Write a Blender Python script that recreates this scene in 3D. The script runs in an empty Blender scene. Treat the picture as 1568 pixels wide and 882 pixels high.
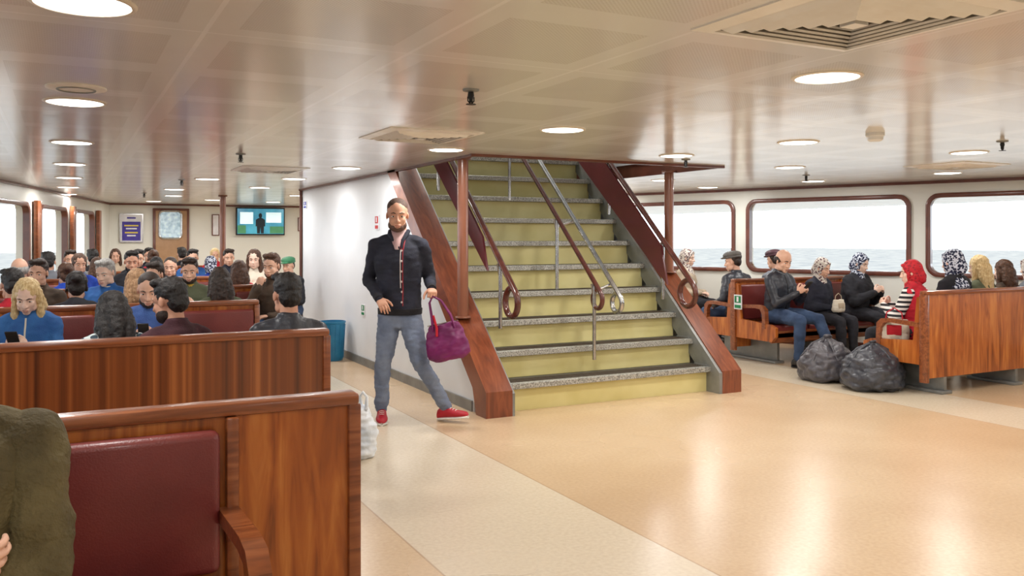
import bpy, bmesh, math, random
from mathutils import Vector, Matrix, noise
from mathutils.bvhtree import BVHTree
random.seed(7)
V=Vector; pi=math.pi
C=2.15
scene=bpy.context.scene
scene.view_settings.view_transform='Standard'
# ------------------------------------------------------------------ materials
def S(r,g,b):
    def f(c):
        c/=255.0
        return c/12.92 if c<=0.04045 else ((c+0.055)/1.055)**2.4
    return (f(r),f(g),f(b),1)
MC={}
def newmat(name):
    m=bpy.data.materials.new(name); m.use_nodes=True
    nt=m.node_tree; b=nt.nodes['Principled BSDF']
    return m,nt,b
def mat(name,c1,c2=None,rough=.6,metal=0,scale=8,vec=(1,1,1),bump=0,bscale=60,coat=0,es=0,lo=.35,hi=.65,detail=3,spec=.5):
    if name in MC: return MC[name]
    m,nt,b=newmat(name); N=nt.nodes; L=nt.links
    b.inputs['Roughness'].default_value=rough; b.inputs['Metallic'].default_value=metal
    b.inputs['Coat Weight'].default_value=coat; b.inputs['Coat Roughness'].default_value=.12
    b.inputs['Specular IOR Level'].default_value=spec
    tc=N.new('ShaderNodeTexCoord'); mp=N.new('ShaderNodeMapping'); mp.inputs['Scale'].default_value=vec
    L.new(tc.outputs['Object'],mp.inputs['Vector'])
    nz=N.new('ShaderNodeTexNoise'); nz.inputs['Scale'].default_value=scale; nz.inputs['Detail'].default_value=detail
    L.new(mp.outputs[0],nz.inputs['Vector'])
    cr=N.new('ShaderNodeValToRGB'); cr.color_ramp.elements[0].position=lo; cr.color_ramp.elements[1].position=hi
    if c2 is None: c2=tuple(min(1,x*.86) for x in c1[:3])+(1,)
    cr.color_ramp.elements[0].color=c2; cr.color_ramp.elements[1].color=c1
    L.new(nz.outputs['Fac'],cr.inputs['Fac']); L.new(cr.outputs[0],b.inputs['Base Color'])
    if bump:
        n2=N.new('ShaderNodeTexNoise'); n2.inputs['Scale'].default_value=bscale; L.new(mp.outputs[0],n2.inputs['Vector'])
        bp=N.new('ShaderNodeBump'); bp.inputs['Strength'].default_value=bump; bp.inputs['Distance'].default_value=.01
        L.new(n2.outputs['Fac'],bp.inputs['Height']); L.new(bp.outputs[0],b.inputs['Normal'])
    if es:
        L.new(cr.outputs[0],b.inputs['Emission Color']); b.inputs['Emission Strength'].default_value=es
        try: m.cycles.emission_sampling='NONE'
        except Exception: pass
    MC[name]=m; return m
def mth(nt,op,a,b=None):
    n=nt.nodes.new('ShaderNodeMath'); n.operation=op
    for i,x in enumerate((a,b)):
        if x is None: continue
        if isinstance(x,(int,float)): n.inputs[i].default_value=x
        else: nt.links.new(x,n.inputs[i])
    return n.outputs[0]
def mixc(nt,f,a,b):
    n=nt.nodes.new('ShaderNodeMix'); n.data_type='RGBA'
    if isinstance(f,(int,float)): n.inputs[0].default_value=f
    else: nt.links.new(f,n.inputs[0])
    for i,x in ((6,a),(7,b)):
        if isinstance(x,tuple): n.inputs[i].default_value=x
        else: nt.links.new(x,n.inputs[i])
    return n.outputs[2]
def wood(name,cs,vec,scale=3,rough=.3,coat=.3,dist=1.5):
    m,nt,b=newmat(name); N=nt.nodes; L=nt.links
    tc=N.new('ShaderNodeTexCoord'); mp=N.new('ShaderNodeMapping'); mp.inputs['Scale'].default_value=vec
    L.new(tc.outputs['Object'],mp.inputs['Vector'])
    nz=N.new('ShaderNodeTexNoise'); nz.inputs['Scale'].default_value=scale; nz.inputs['Detail'].default_value=6
    nz.inputs['Distortion'].default_value=dist
    L.new(mp.outputs[0],nz.inputs['Vector'])
    cr=N.new('ShaderNodeValToRGB'); e=cr.color_ramp.elements
    e[0].position=.3; e[0].color=cs[0]; e[1].position=.7; e[1].color=cs[-1]
    for i,c in enumerate(cs[1:-1]):
        k=e.new(.3+.4*(i+1)/(len(cs)-1)); k.color=c
    L.new(nz.outputs['Fac'],cr.inputs['Fac']); L.new(cr.outputs[0],b.inputs['Base Color'])
    b.inputs['Roughness'].default_value=rough; b.inputs['Coat Weight'].default_value=coat; b.inputs['Coat Roughness'].default_value=.15
    return m
def ceiling_mat():
    m,nt,b=newmat('ceiling_panels'); N=nt.nodes; L=nt.links
    tc=N.new('ShaderNodeTexCoord'); sp=N.new('ShaderNodeSeparateXYZ'); L.new(tc.outputs['Object'],sp.inputs[0])
    def fr(o,off,p):
        f=mth(nt,'FRACT',mth(nt,'DIVIDE',mth(nt,'SUBTRACT',o,off-p*40),p))
        d=mth(nt,'MINIMUM',f,mth(nt,'SUBTRACT',1.0,f))
        return d
    dx=fr(sp.outputs[0],.425,.735); dy=fr(sp.outputs[1],3.09,1.5)
    lx=mth(nt,'LESS_THAN',dx,.011); ly=mth(nt,'LESS_THAN',dy,.004)
    line=mth(nt,'MAXIMUM',lx,ly)
    dy2=fr(sp.outputs[1],3.09,.75)
    pm=mth(nt,'MULTIPLY',mth(nt,'GREATER_THAN',dx,.13),mth(nt,'GREATER_THAN',dy2,.13))
    def dots(o): return mth(nt,'SINE',mth(nt,'MULTIPLY',o,2*pi/.016))
    dt=mth(nt,'GREATER_THAN',mth(nt,'MULTIPLY',dots(sp.outputs[0]),dots(sp.outputs[1])),.3)
    pf=mth(nt,'MULTIPLY',pm,mth(nt,'ADD',mth(nt,'MULTIPLY',dt,.30),.17))
    nz=N.new('ShaderNodeTexNoise'); nz.inputs['Scale'].default_value=.35; L.new(tc.outputs['Object'],nz.inputs['Vector'])
    base=mixc(nt,nz.outputs['Fac'],S(238,237,233),S(242,242,240))
    c=mixc(nt,pf,base,S(174,164,148))
    c=mixc(nt,mth(nt,'MULTIPLY',line,.95),c,S(255,255,255))
    L.new(c,b.inputs['Base Color'])
    b.inputs['Roughness'].default_value=.34; b.inputs['Coat Weight'].default_value=.8; b.inputs['Coat Roughness'].default_value=.16
    b.inputs['Coat IOR'].default_value=1.6
    b.inputs['Metallic'].default_value=.03
    n2=N.new('ShaderNodeTexNoise'); n2.inputs['Scale'].default_value=1.6; L.new(tc.outputs['Object'],n2.inputs['Vector'])
    bp=N.new('ShaderNodeBump'); bp.inputs['Strength'].default_value=.10; bp.inputs['Distance'].default_value=.05
    L.new(n2.outputs['Fac'],bp.inputs['Height'])
    b2=N.new('ShaderNodeBump'); b2.inputs['Strength'].default_value=.4; b2.inputs['Distance'].default_value=.006
    L.new(mth(nt,'SUBTRACT',1.0,line),b2.inputs['Height']); L.new(bp.outputs[0],b2.inputs['Normal'])
    L.new(b2.outputs[0],b.inputs['Normal']); L.new(b2.outputs[0],b.inputs['Coat Normal'])
    return m
def floor_mat():
    m,nt,b=newmat('floor_linoleum'); N=nt.nodes; L=nt.links
    tc=N.new('ShaderNodeTexCoord'); sp=N.new('ShaderNodeSeparateXYZ'); L.new(tc.outputs['Object'],sp.inputs[0])
    X=sp.outputs[0]
    def band(a,c): return mth(nt,'MULTIPLY',mth(nt,'GREATER_THAN',X,a),mth(nt,'LESS_THAN',X,c))
    nz=N.new('ShaderNodeTexNoise'); nz.inputs['Scale'].default_value=.9; nz.inputs['Detail'].default_value=2; L.new(tc.outputs['Object'],nz.inputs['Vector'])
    sk=N.new('ShaderNodeTexNoise'); sk.inputs['Scale'].default_value=45; sk.inputs['Detail'].default_value=5; L.new(tc.outputs['Object'],sk.inputs['Vector'])
    cr=N.new('ShaderNodeValToRGB'); cr.color_ramp.elements[0].position=.2; cr.color_ramp.elements[1].position=.8
    cr.color_ramp.elements[0].color=S(204,174,138); cr.color_ramp.elements[1].color=S(220,194,160)
    L.new(nz.outputs['Fac'],cr.inputs['Fac'])
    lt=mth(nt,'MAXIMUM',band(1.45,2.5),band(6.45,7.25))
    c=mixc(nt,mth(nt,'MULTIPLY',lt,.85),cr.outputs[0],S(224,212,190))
    skc=N.new('ShaderNodeValToRGB'); skc.color_ramp.elements[0].position=.35; skc.color_ramp.elements[1].position=.7
    L.new(sk.outputs['Fac'],skc.inputs['Fac'])
    c=mixc(nt,mth(nt,'MULTIPLY',skc.outputs[0],.20),c,S(160,128,92))
    seam=mth(nt,'MAXIMUM',mth(nt,'MAXIMUM',band(1.445,1.455),band(2.495,2.505)),band(6.445,6.455))
    c=mixc(nt,mth(nt,'MULTIPLY',seam,.5),c,S(160,124,86))
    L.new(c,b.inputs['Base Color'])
    rr=mth(nt,'ADD',mth(nt,'MULTIPLY',nz.outputs['Fac'],.10),.21)
    L.new(rr,b.inputs['Roughness']); b.inputs['Specular IOR Level'].default_value=.7
    bp=N.new('ShaderNodeBump'); bp.inputs['Strength'].default_value=.06; bp.inputs['Distance'].default_value=.02
    n3=N.new('ShaderNodeTexNoise'); n3.inputs['Scale'].default_value=2.5; n3.inputs['Detail'].default_value=1; L.new(tc.outputs['Object'],n3.inputs['Vector'])
    L.new(n3.outputs['Fac'],bp.inputs['Height']); L.new(bp.outputs[0],b.inputs['Normal'])
    return m
def pattern(name,c1,c2,scale=45,th=.5):
    if name in MC: return MC[name]
    m,nt,b=newmat(name); N=nt.nodes; L=nt.links
    tc=N.new('ShaderNodeTexCoord'); vo=N.new('ShaderNodeTexVoronoi'); vo.inputs['Scale'].default_value=scale
    L.new(tc.outputs['Object'],vo.inputs['Vector'])
    f=mth(nt,'LESS_THAN',vo.outputs['Distance'],th)
    L.new(mixc(nt,f,c1,c2),b.inputs['Base Color']); b.inputs['Roughness'].default_value=.7
    MC[name]=m; return m
def stripes(name,c1,c2,freq=40,axis=2):
    m,nt,b=newmat(name); N=nt.nodes; L=nt.links
    tc=N.new('ShaderNodeTexCoord'); sp=N.new('ShaderNodeSeparateXYZ'); L.new(tc.outputs['Object'],sp.inputs[0])
    f=mth(nt,'GREATER_THAN',mth(nt,'SINE',mth(nt,'MULTIPLY',sp.outputs[axis],freq*2*pi)),0)
    L.new(mixc(nt,f,c1,c2),b.inputs['Base Color']); b.inputs['Roughness'].default_value=.8
    return m

m_ceil=ceiling_mat(); m_floor=floor_mat()
m_wall=mat('wall_cream',S(238,238,230),S(230,230,220),rough=.4,scale=.6)
m_white=mat('white_paint',S(236,240,244),S(230,234,238),rough=.4,scale=2)
m_trim=mat('trim_brown',S(118,66,50),S(98,52,40),rough=.35,scale=6,coat=.3)
m_woodg=wood('veneer_vertical',[S(120,58,18),S(162,84,30),S(182,102,40),S(200,124,56)],(6,6,.7),scale=2.4)
m_woods=wood('veneer_striped',[S(80,40,20),S(118,62,30),S(134,74,36),S(170,102,54)],(22,22,.12),scale=1.2,dist=.1)
m_wrail=wood('rail_wood',[S(108,56,30),S(136,74,40),S(160,94,54)],(1.2,12,12),scale=2)
m_stringer=wood('stringer_wood',[S(108,52,30),S(130,66,38),S(148,80,48)],(10,2,2),scale=1.6)
m_leather=mat('maroon_leather',S(124,50,46),S(108,40,38),rough=.42,scale=3,bump=.15,bscale=180,coat=.1)
m_steel=mat('brushed_steel',S(198,198,196),S(176,176,176),rough=.25,metal=1,scale=20)
m_gsteel=mat('painted_grey_metal',S(150,152,150),S(128,130,128),rough=.45,metal=.4,scale=5)
m_tread=mat('tread_rubber',S(104,102,92),S(76,76,70),rough=.7,scale=60,bump=.4,bscale=140)
m_nosing=mat('aluminium_nosing',S(200,200,194),S(124,124,118),rough=.4,metal=.4,scale=90,bump=.5,bscale=120)
m_riser=mat('riser_yellow',S(230,220,158),S(216,204,136),rough=.5,scale=2.5)
m_maroonp=mat('maroon_paint',S(96,32,40),S(84,26,34),rough=.35,scale=3,coat=.3)
m_brownrail=mat('handrail_brown',S(98,48,36),S(80,36,28),rough=.25,scale=10,coat=.5)
m_pole=mat('pole_brown',S(144,90,66),S(128,76,54),rough=.3,scale=3,coat=.4)
m_lamp=mat('lamp_diffuser',S(255,252,244),S(255,252,244),es=5)
m_rim=mat('lamp_rim',S(244,236,222),rough=.3,metal=.1)
m_black=mat('black_plastic',S(24,24,26),rough=.35)
m_dark=mat('dark_void',S(84,72,58),rough=.8)
m_vent=mat('vent_metal',S(250,248,242),S(244,240,232),rough=.35)
m_blue=mat('bin_blue',S(40,128,170),S(30,112,156),rough=.4)
m_sea=mat('sea_water',S(130,127,122),S(106,106,106),rough=1,scale=.35,vec=(1,1,1),detail=8,lo=.36,hi=.58,spec=0)
m_eye=mat('eye_white',S(232,228,222),rough=.2); m_iris=mat('iris_brown',S(50,32,22),rough=.15)
m_lip=mat('lip',S(178,110,100),rough=.5)
skinA=mat('skin_light',S(232,186,160),S(218,168,142),rough=.5,scale=14)
skinB=mat('skin_tan',S(216,164,136),S(200,146,120),rough=.6,scale=14)
skinC=mat('skin_pale',S(240,206,186),S(228,188,168),rough=.5,scale=14)
def hairm(n,c,c2): return mat('hair_'+n,c,c2,rough=.5,scale=40,vec=(3,3,.5),bump=.5,bscale=90)
hBlack=hairm('black',S(34,28,26),S(18,14,14)); hBrown=hairm('brown',S(96,62,40),S(60,38,26))
hBlond=hairm('blond',S(236,212,160),S(200,164,108)); hGrey=hairm('grey',S(190,188,184),S(140,138,134))
hDBrown=hairm('darkbrown',S(58,40,30),S(34,24,18)); hBeige=hairm('beige',S(190,150,110),S(140,104,72))
hStub=mat('beard_stubble',S(104,74,60),S(80,56,46),rough=.7,scale=160)
hCrop=mat('hair_cropped',S(96,70,56),S(54,38,32),rough=.7,scale=140,bump=.5,bscale=200)
def fab(n,c,c2=None,**k):
    return mat('fabric_'+n,c,c2,rough=k.get('rough',.85),scale=k.get('scale',7),bump=k.get('bump',.35),bscale=k.get('bscale',160))
fNavy=fab('navy',S(40,42,58),S(28,30,42)); fJean=fab('jeans',S(126,138,160),S(100,112,136)); fJeanD=fab('jeans_dark',S(62,84,118),S(44,62,92))
fBlack=fab('black',S(38,38,46),S(24,24,30)); fDenim=fab('denim',S(56,112,176),S(36,82,144)); fMaroon=fab('maroon',S(78,38,48),S(58,28,36))
fBluePuff=fab('blue_puffer',S(48,104,172),S(30,76,140)); fOlive=fab('olive_knit',S(104,92,58),S(76,66,40),bscale=70,bump=.8)
fMust=fab('mustard',S(204,168,62)); fRed=fab('red',S(206,34,54),S(176,24,40)); fBeige=fab('beige',S(200,182,158))
fBrown=fab('brown_jacket',S(88,70,56),S(62,50,40)); fBShirt=fab('blue_shirt',S(76,110,178),S(54,80,144)); fGreenJ=fab('olive_jacket',S(94,100,76))
fGrey=fab('grey',S(124,128,136)); fCream=fab('cream',S(226,216,198)); fRoyal=fab('royal_blue',S(32,76,188),S(22,54,150))
fPurple=mat('bag_purple',S(128,24,100),S(98,16,78),rough=.45,scale=5)
fCharc=mat('charcoal_jacket',S(52,56,66),S(38,40,48),rough=.4,scale=6,bump=.2)
pFlor=pattern('scarf_floral',S(214,206,196),S(96,60,70),38,.42); pNavy=pattern('scarf_navy_dots',S(206,212,226),S(26,34,66),46,.55)
pRed=pattern('scarf_red',S(196,30,44),S(150,22,36),40,.4); pTeal=pattern('shawl_pattern',S(204,214,214),S(20,50,66),30,.55)
sStripe=stripes('sweater_stripes',S(236,232,228),S(30,30,36),22)
shRed=mat('shoe_red',S(184,24,44),rough=.5); shBlk=mat('shoe_black',S(34,32,32),rough=.4); shSole=mat('shoe_sole',S(232,228,220),rough=.6)

# ------------------------------------------------------------------ mesh helpers
class B:
    def __init__(s): s.v=[];s.f=[];s.mi=[];s.mats=[]
    def add(s,vf,m,M=None):
        vs,fs=vf; o=len(s.v)
        if m not in s.mats: s.mats.append(m)
        k=s.mats.index(m); flip=False
        if M is not None:
            vs=[M@V(v) for v in vs]; flip=M.to_3x3().determinant()<0
        s.v.extend(vs)
        if flip: s.f.extend([tuple(o+i for i in reversed(f)) for f in fs])
        else: s.f.extend([tuple(o+i for i in f) for f in fs])
        s.mi.extend([k]*len(fs)); return s
    def obj(s,name,origin=(0,0,0),ang=40,M=None):
        o=V(origin)
        vs=[(M@V(v) if M is not None else V(v))-o for v in s.v]
        me=bpy.data.meshes.new(name); me.from_pydata([tuple(v) for v in vs],[],s.f)
        for m in s.mats: me.materials.append(m)
        me.polygons.foreach_set('material_index',s.mi)
        me.polygons.foreach_set('use_smooth',[True]*len(s.f))
        me.update()
        try: me.set_sharp_from_angle(angle=math.radians(ang))
        except Exception: pass
        ob=bpy.data.objects.new(name,me); scene.collection.objects.link(ob); ob.location=o
        return ob
def box(c,s,bev=0,seg=2,rot=None):
    bm=bmesh.new(); bmesh.ops.create_cube(bm,size=1)
    for v in bm.verts: v.co=V((v.co.x*s[0],v.co.y*s[1],v.co.z*s[2]))
    if bev: bmesh.ops.bevel(bm,geom=bm.edges[:],offset=bev,segments=seg,profile=.5,affect='EDGES')
    c=V(c); bm.verts.index_update()
    vs=[(rot@v.co if rot else v.co.copy())+c for v in bm.verts]; fs=[tuple(v.index for v in f.verts) for f in bm.faces]
    bm.free(); return vs,fs
def bx(x0,x1,y0,y1,z0,z1,bev=0,seg=2): return box(((x0+x1)/2,(y0+y1)/2,(z0+z1)/2),(abs(x1-x0),abs(y1-y0),abs(z1-z0)),bev,seg)
def prism(poly,x0,x1):
    n=len(poly); vs=[V((x0,a,b)) for a,b in poly]+[V((x1,a,b)) for a,b in poly]
    fs=[tuple(range(n)),tuple(range(2*n-1,n-1,-1))]+[(i,i+n,(i+1)%n+n,(i+1)%n) for i in range(n)]
    return vs,fs
def tube(pts,r,n=10,closed=False):
    pts=[V(p) for p in pts]; m=len(pts); rs=r if isinstance(r,(list,tuple)) else [r]*m
    vs=[];fs=[]
    t0=(pts[1]-pts[0]).normalized(); a=V((0,0,1)) if abs(t0.z)<.9 else V((1,0,0)); u=t0.cross(a).normalized()
    for i,p in enumerate(pts):
        if closed: t=(pts[(i+1)%m]-pts[i-1])
        else: t=pts[min(i+1,m-1)]-pts[max(i-1,0)]
        t.normalize(); u=(u-t*u.dot(t)).normalized(); w=t.cross(u)
        for k in range(n):
            an=2*pi*k/n; vs.append(p+(u*math.cos(an)+w*math.sin(an))*rs[i])
    for i in range(m if closed else m-1):
        j=(i+1)%m
        for k in range(n): fs.append((i*n+k,i*n+(k+1)%n,j*n+(k+1)%n,j*n+k))
    if not closed:
        fs.append(tuple(reversed(range(n)))); fs.append(tuple((m-1)*n+k for k in range(n)))
    return vs,fs
def loft(rings,n=24,R=None):
    vs=[];fs=[]
    for (cx,cy,cz,rx,ry) in rings:
        for k in range(n):
            a=2*pi*k/n; p=V((cx+rx*math.cos(a),cy+ry*math.sin(a),cz)); vs.append(R@p if R else p)
    for i in range(len(rings)-1):
        for k in range(n): fs.append((i*n+k,i*n+(k+1)%n,(i+1)*n+(k+1)%n,(i+1)*n+k))
    fs.append(tuple(reversed(range(n)))); fs.append(tuple((len(rings)-1)*n+k for k in range(n)))
    return vs,fs
def lathe(prof,c=(0,0,0),n=28):
    return loft([(c[0],c[1],c[2]+z,r,r) for r,z in prof],n)
def sph(c,r,seg=18,rings=12,R=None):
    if isinstance(r,(int,float)): r=(r,r,r)
    c=V(c); vs=[];fs=[]
    def P(p): return (R@p if R else p)+c
    vs.append(P(V((0,0,r[2]))))
    for i in range(1,rings):
        th=pi*i/rings
        for k in range(seg):
            a=2*pi*k/seg; vs.append(P(V((r[0]*math.sin(th)*math.cos(a),r[1]*math.sin(th)*math.sin(a),r[2]*math.cos(th)))))
    vs.append(P(V((0,0,-r[2])))); e=len(vs)-1
    for k in range(seg): fs.append((0,1+k,1+(k+1)%seg))
    for i in range(rings-2):
        for k in range(seg):
            a=1+i*seg; fs.append((a+k,a+seg+k,a+seg+(k+1)%seg,a+(k+1)%seg))
    a=1+(rings-2)*seg
    for k in range(seg): fs.append((a+k,e,a+(k+1)%seg))
    return vs,fs
def limb(parts,pts,rs):
    pts=[V(p) for p in pts]
    for i in range(len(pts)-1): parts.append(tube([pts[i],pts[i+1]],[rs[i],rs[i+1]],14))
    for p,r in zip(pts,rs): parts.append(sph(p,r,14,8))
def remesh(parts,vox,sm=3,amp=0,ns=10,seed=0,fac=.5):
    vs=[];fs=[]
    for a,b in parts:
        o=len(vs); vs.extend(a); fs.extend([tuple(o+i for i in f) for f in b])
    me=bpy.data.meshes.new('t'); me.from_pydata([tuple(v) for v in vs],[],fs)
    bm=bmesh.new(); bm.from_mesh(me); bmesh.ops.recalc_face_normals(bm,faces=bm.faces[:]); bm.to_mesh(me); bm.free()
    ob=bpy.data.objects.new('t',me); scene.collection.objects.link(ob)
    md=ob.modifiers.new('r','REMESH'); md.mode='VOXEL'; md.voxel_size=vox
    if sm:
        s=ob.modifiers.new('s','SMOOTH'); s.factor=fac; s.iterations=sm
    dg=bpy.context.evaluated_depsgraph_get(); ev=ob.evaluated_get(dg); m2=bpy.data.meshes.new_from_object(ev)
    V2=[]
    sd=V((seed*3.1,seed*1.7,seed*.9))
    for v in m2.vertices:
        co=v.co.copy()
        if amp:
            q=co*ns+sd
            k=noise.noise(q)+.6*noise.noise(V((q.x*1.7,q.y*1.7,q.z*3.4)))
            co+=v.normal*amp*k
        V2.append(co)
    F2=[tuple(p.vertices) for p in m2.polygons]
    bpy.data.objects.remove(ob); bpy.data.meshes.remove(me); bpy.data.meshes.remove(m2)
    return V2,F2

# ------------------------------------------------------------------ head / hair / hand / shoe templates
def head_template():
    p=[sph((0,-.012,.03),(.075,.096,.09)),sph((0,.016,-.040),(.063,.070,.072)),sph((0,.055,-.098),(.028,.028,.020)),
       sph((.032,.050,-.030),(.028,.026,.030)),sph((-.032,.050,-.030),(.028,.026,.030)),
       sph((.040,.018,-.070),(.026,.042,.032)),sph((-.040,.018,-.070),(.026,.042,.032)),sph((0,.045,-.075),(.036,.038,.03))]
    base=remesh(p,.0055,8)
    p=[base]
    limb(p,[(0,.078,.012),(0,.092,-.018),(0,.1,-.034)],[.009,.010,.0125])
    limb(p,[(-.010,.090,-.037),(.010,.090,-.037)],[.009,.009])
    limb(p,[(-.046,.060,.022),(-.018,.076,.024),(.018,.076,.024),(.046,.060,.022)],[.009,.01,.01,.009])
    for s in (-1,1):
        p.append(sph((s*.076,-.008,-.008),(.007,.016,.028),12,8,Matrix.Rotation(s*-.30,3,'Z')))
    limb(p,[(-.020,.080,-.066),(0,.086,-.064),(.020,.080,-.066)],[.006,.008,.006])
    limb(p,[(-.016,.080,-.078),(0,.084,-.079),(.016,.080,-.078)],[.006,.008,.006])
    return remesh(p,.0048,2)
HEAD=head_template()
EXTRA=[]
for s in (-1,1):
    EXTRA.append(('eye',sph((s*.031,.0625,-.002),(.0145,.012,.0085),12,8)))
    EXTRA.append(('iris',sph((s*.031,.0725,-.002),(.0055,.003,.0055),10,6)))
    EXTRA.append(('brow',tube([(s*.014,.0845,.022),(s*.03,.081,.027),(s*.047,.068,.021)],[.0035,.004,.002],6)))
    EXTRA.append(('lid',tube([(s*.016,.073,.003),(s*.031,.0755,.009),(s*.046,.065,.003)],[.003,.0036,.003],6)))
EXTRA.append(('lip',sph((0,.0865,-.0655),(.020,.0065,.004),12,6)))
EXTRA.append(('lip',sph((0,.0855,-.077),(.016,.0065,.0045),12,6)))
HAIR={}
HAIR['short']=remesh([sph((0,-.024,.048),(.081,.097,.086)),sph((0,-.06,-.01),(.068,.056,.07)),sph((.02,.030,.108),(.05,.04,.026)),sph((-.03,.025,.108),(.05,.04,.026))],.006,2,.005,40)
HAIR['buzz']=remesh([sph((0,-.025,.056),(.0770,.0955,.069)),sph((0,-.052,.0),(.070,.056,.07)),sph((.055,-.026,.03),(.0215,.038,.04)),sph((-.055,-.026,.03),(.0215,.038,.04))],.006,2,.001,40)
HAIR['ring']=remesh([sph((0,-.045,-.0),(.081,.065,.055)),sph((.055,-.02,.01),(.027,.05,.035)),sph((-.055,-.02,.01),(.027,.05,.035))],.006,2,.003,40)
pl=[sph((0,-.026,.044),(.085,.100,.092)),sph((0,-.06,-.03),(.078,.058,.09))]
limb(pl,[(0,-.07,-.02),(0,-.085,-.14),(0,-.085,-.25)],[.075,.06,.035])
for s in (-1,1):
    limb(pl,[(s*.062,-.005,.05),(s*.078,.0,-.04),(s*.082,.01,-.14),(s*.07,.03,-.23)],[.03,.027,.03,.02])
    limb(pl,[(s*.055,-.06,.0),(s*.07,-.075,-.12),(s*.055,-.08,-.26)],[.04,.045,.026])
HAIR['long']=remesh(pl,.007,2,.006,30)
pl=[sph((0,-.026,.044),(.085,.100,.092)),sph((0,-.065,-.02),(.07,.05,.07)),sph((0,-.12,.06),(.04,.038,.038))]
limb(pl,[(.066,-.01,.03),(.074,.0,-.03)],[.02,.016]); limb(pl,[(-.066,-.01,.03),(-.074,.0,-.03)],[.02,.016])
HAIR['bun']=remesh(pl,.007,2,.006,30)
ph=[sph((0,-.028,.03),(.09,.105,.108)),sph((0,-.035,-.05),(.085,.085,.10))]
ring=[(.066*math.cos(a),.040-.012*math.cos(2*a)+.012*math.sin(a),.0-.012+.098*math.sin(a)) for a in [2*pi*i/24 for i in range(24)]]
ph.append(tube(ring,.016,10,True))
ph.append(loft([(0,-.01,-.10,.075,.08),(0,-.01,-.15,.085,.085),(0,0,-.2,.12,.11),(0,0,-.26,.16,.13),(0,0,-.28,.15,.12)],24))
ph.append(sph((0,-.10,-.05),(.07,.05,.09)))
HAIR['hijab']=remesh(ph,.007,3,.007,22)
pb=[sph((0,-.018,.055),(.088,.102,.092)),tube([(.085*math.cos(a),-.014+.1*math.sin(a),.045+.012*math.sin(a)) for a in [2*pi*i/24 for i in range(24)]],.017,8,True)]
HAIR['beanie']=remesh(pb,.006,2,.002,40)
pc=[sph((0,-.005,.085),(.095,.115,.05)),tube([(.082*math.cos(a),-.014+.095*math.sin(a),.055) for a in [2*pi*i/24 for i in range(24)]],.012,8,True),sph((0,.1,.058),(.06,.045,.012))]
HAIR['cap']=remesh(pc,.006,2,.002,40)
BEARD=remesh([sph((0,.019,-.084),(.0600,.0665,.040)),sph((.043,.016,-.072),(.0265,.0435,.034)),sph((-.043,.016,-.072),(.0265,.0435,.034)),sph((0,.052,-.098),(.031,.033,.022)),sph((0,.079,-.054),(.022,.008,.004))],.005,2,.001,60)
def hand_template(curl,spread=.1):
    p=[]
    p.append(remesh([sph((0,.0,0),(.024,.02,.018)),sph((0,.045,0),(.038,.045,.016)),sph((-.02,.07,0),(.018,.022,.013)),sph((.02,.066,0),(.018,.022,.012)),sph((-.02,.03,-.006),(.018,.028,.014))],.006,2))
    for i,(x,l) in enumerate(((-.030,.070),(-.010,.078),(.010,.073),(.029,.057))):
        c=V((x,.078-abs(i-1)*.004,0)); pts=[V((x*.9,.055,0)),c]; d=V(((i-1.5)*spread*.25,1,0)).normalized()
        ang=0
        for k,fr in enumerate((.45,.31,.24)):
            ang+=curl*(1.0,1.1,.7)[k]
            c=c+V((d.x*math.cos(ang),math.cos(ang),-math.sin(ang)))*l*fr; pts.append(c)
        limb(p,pts,[.0088,.0090,.0082,.0076,.0062])
    c=V((-.022,.018,-.004)); pts=[c]; d=V((-.75,.62,-.2-curl*.25)).normalized()
    for l,b in ((.036,0),(.030,.25),(.026,.3)):
        d=(d+V((b*.9,b*1.0,-b*curl))).normalized(); c=c+d*l; pts.append(c)
    limb(p,pts,[.013,.0115,.0102,.0080])
    return remesh(p,.0036,1)
HANDS={'relax':hand_template(.42),'grip':hand_template(1.15),'flat':hand_template(.15)}
def shoe_template():
    secs=[(-.068,.020,.05),(-.055,.032,.075),(-.02,.037,.1),(.02,.037,.098),(.06,.04,.078),(.11,.047,.058),(.155,.045,.050),(.19,.03,.04),(.203,.012,.028)]
    n=16
    R=Matrix(((1,0,0),(0,0,1),(0,1,0)))
    up=loft([(0,.012+h/2,y,w,h/2) for y,w,h in secs],n,R)
    so=loft([(0,.012,y,w+.004,.013) for y,w,h in secs],n,R)
    return up,so
SHOE=shoe_template()
def place_hand(b,w,fd,pn,side,kind,sk,sc=1):
    y=V(fd).normalized(); z=-V(pn); z=(z-y*z.dot(y)).normalized(); x=y.cross(z)
    M=Matrix(((x.x,y.x,z.x,w[0]),(x.y,y.y,z.y,w[1]),(x.z,y.z,z.z,w[2]),(0,0,0,1)))
    M=M@Matrix.Diagonal((sc*side,sc,sc,1))
    b.add(HANDS[kind],sk,M)
def ik(s,w,l1,l2,pole):
    s=V(s);w=V(w); d=w-s; L=d.length
    if L>(l1+l2)*.985: w=s+d*((l1+l2)*.985/L); d=w-s; L=d.length
    a=(l1*l1-l2*l2+L*L)/(2*L); h=math.sqrt(max(l1*l1-a*a,0)); u=d/L
    p=V(pole); p=(p-u*p.dot(u)).normalized()
    return s+u*a+p*h, w
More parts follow.
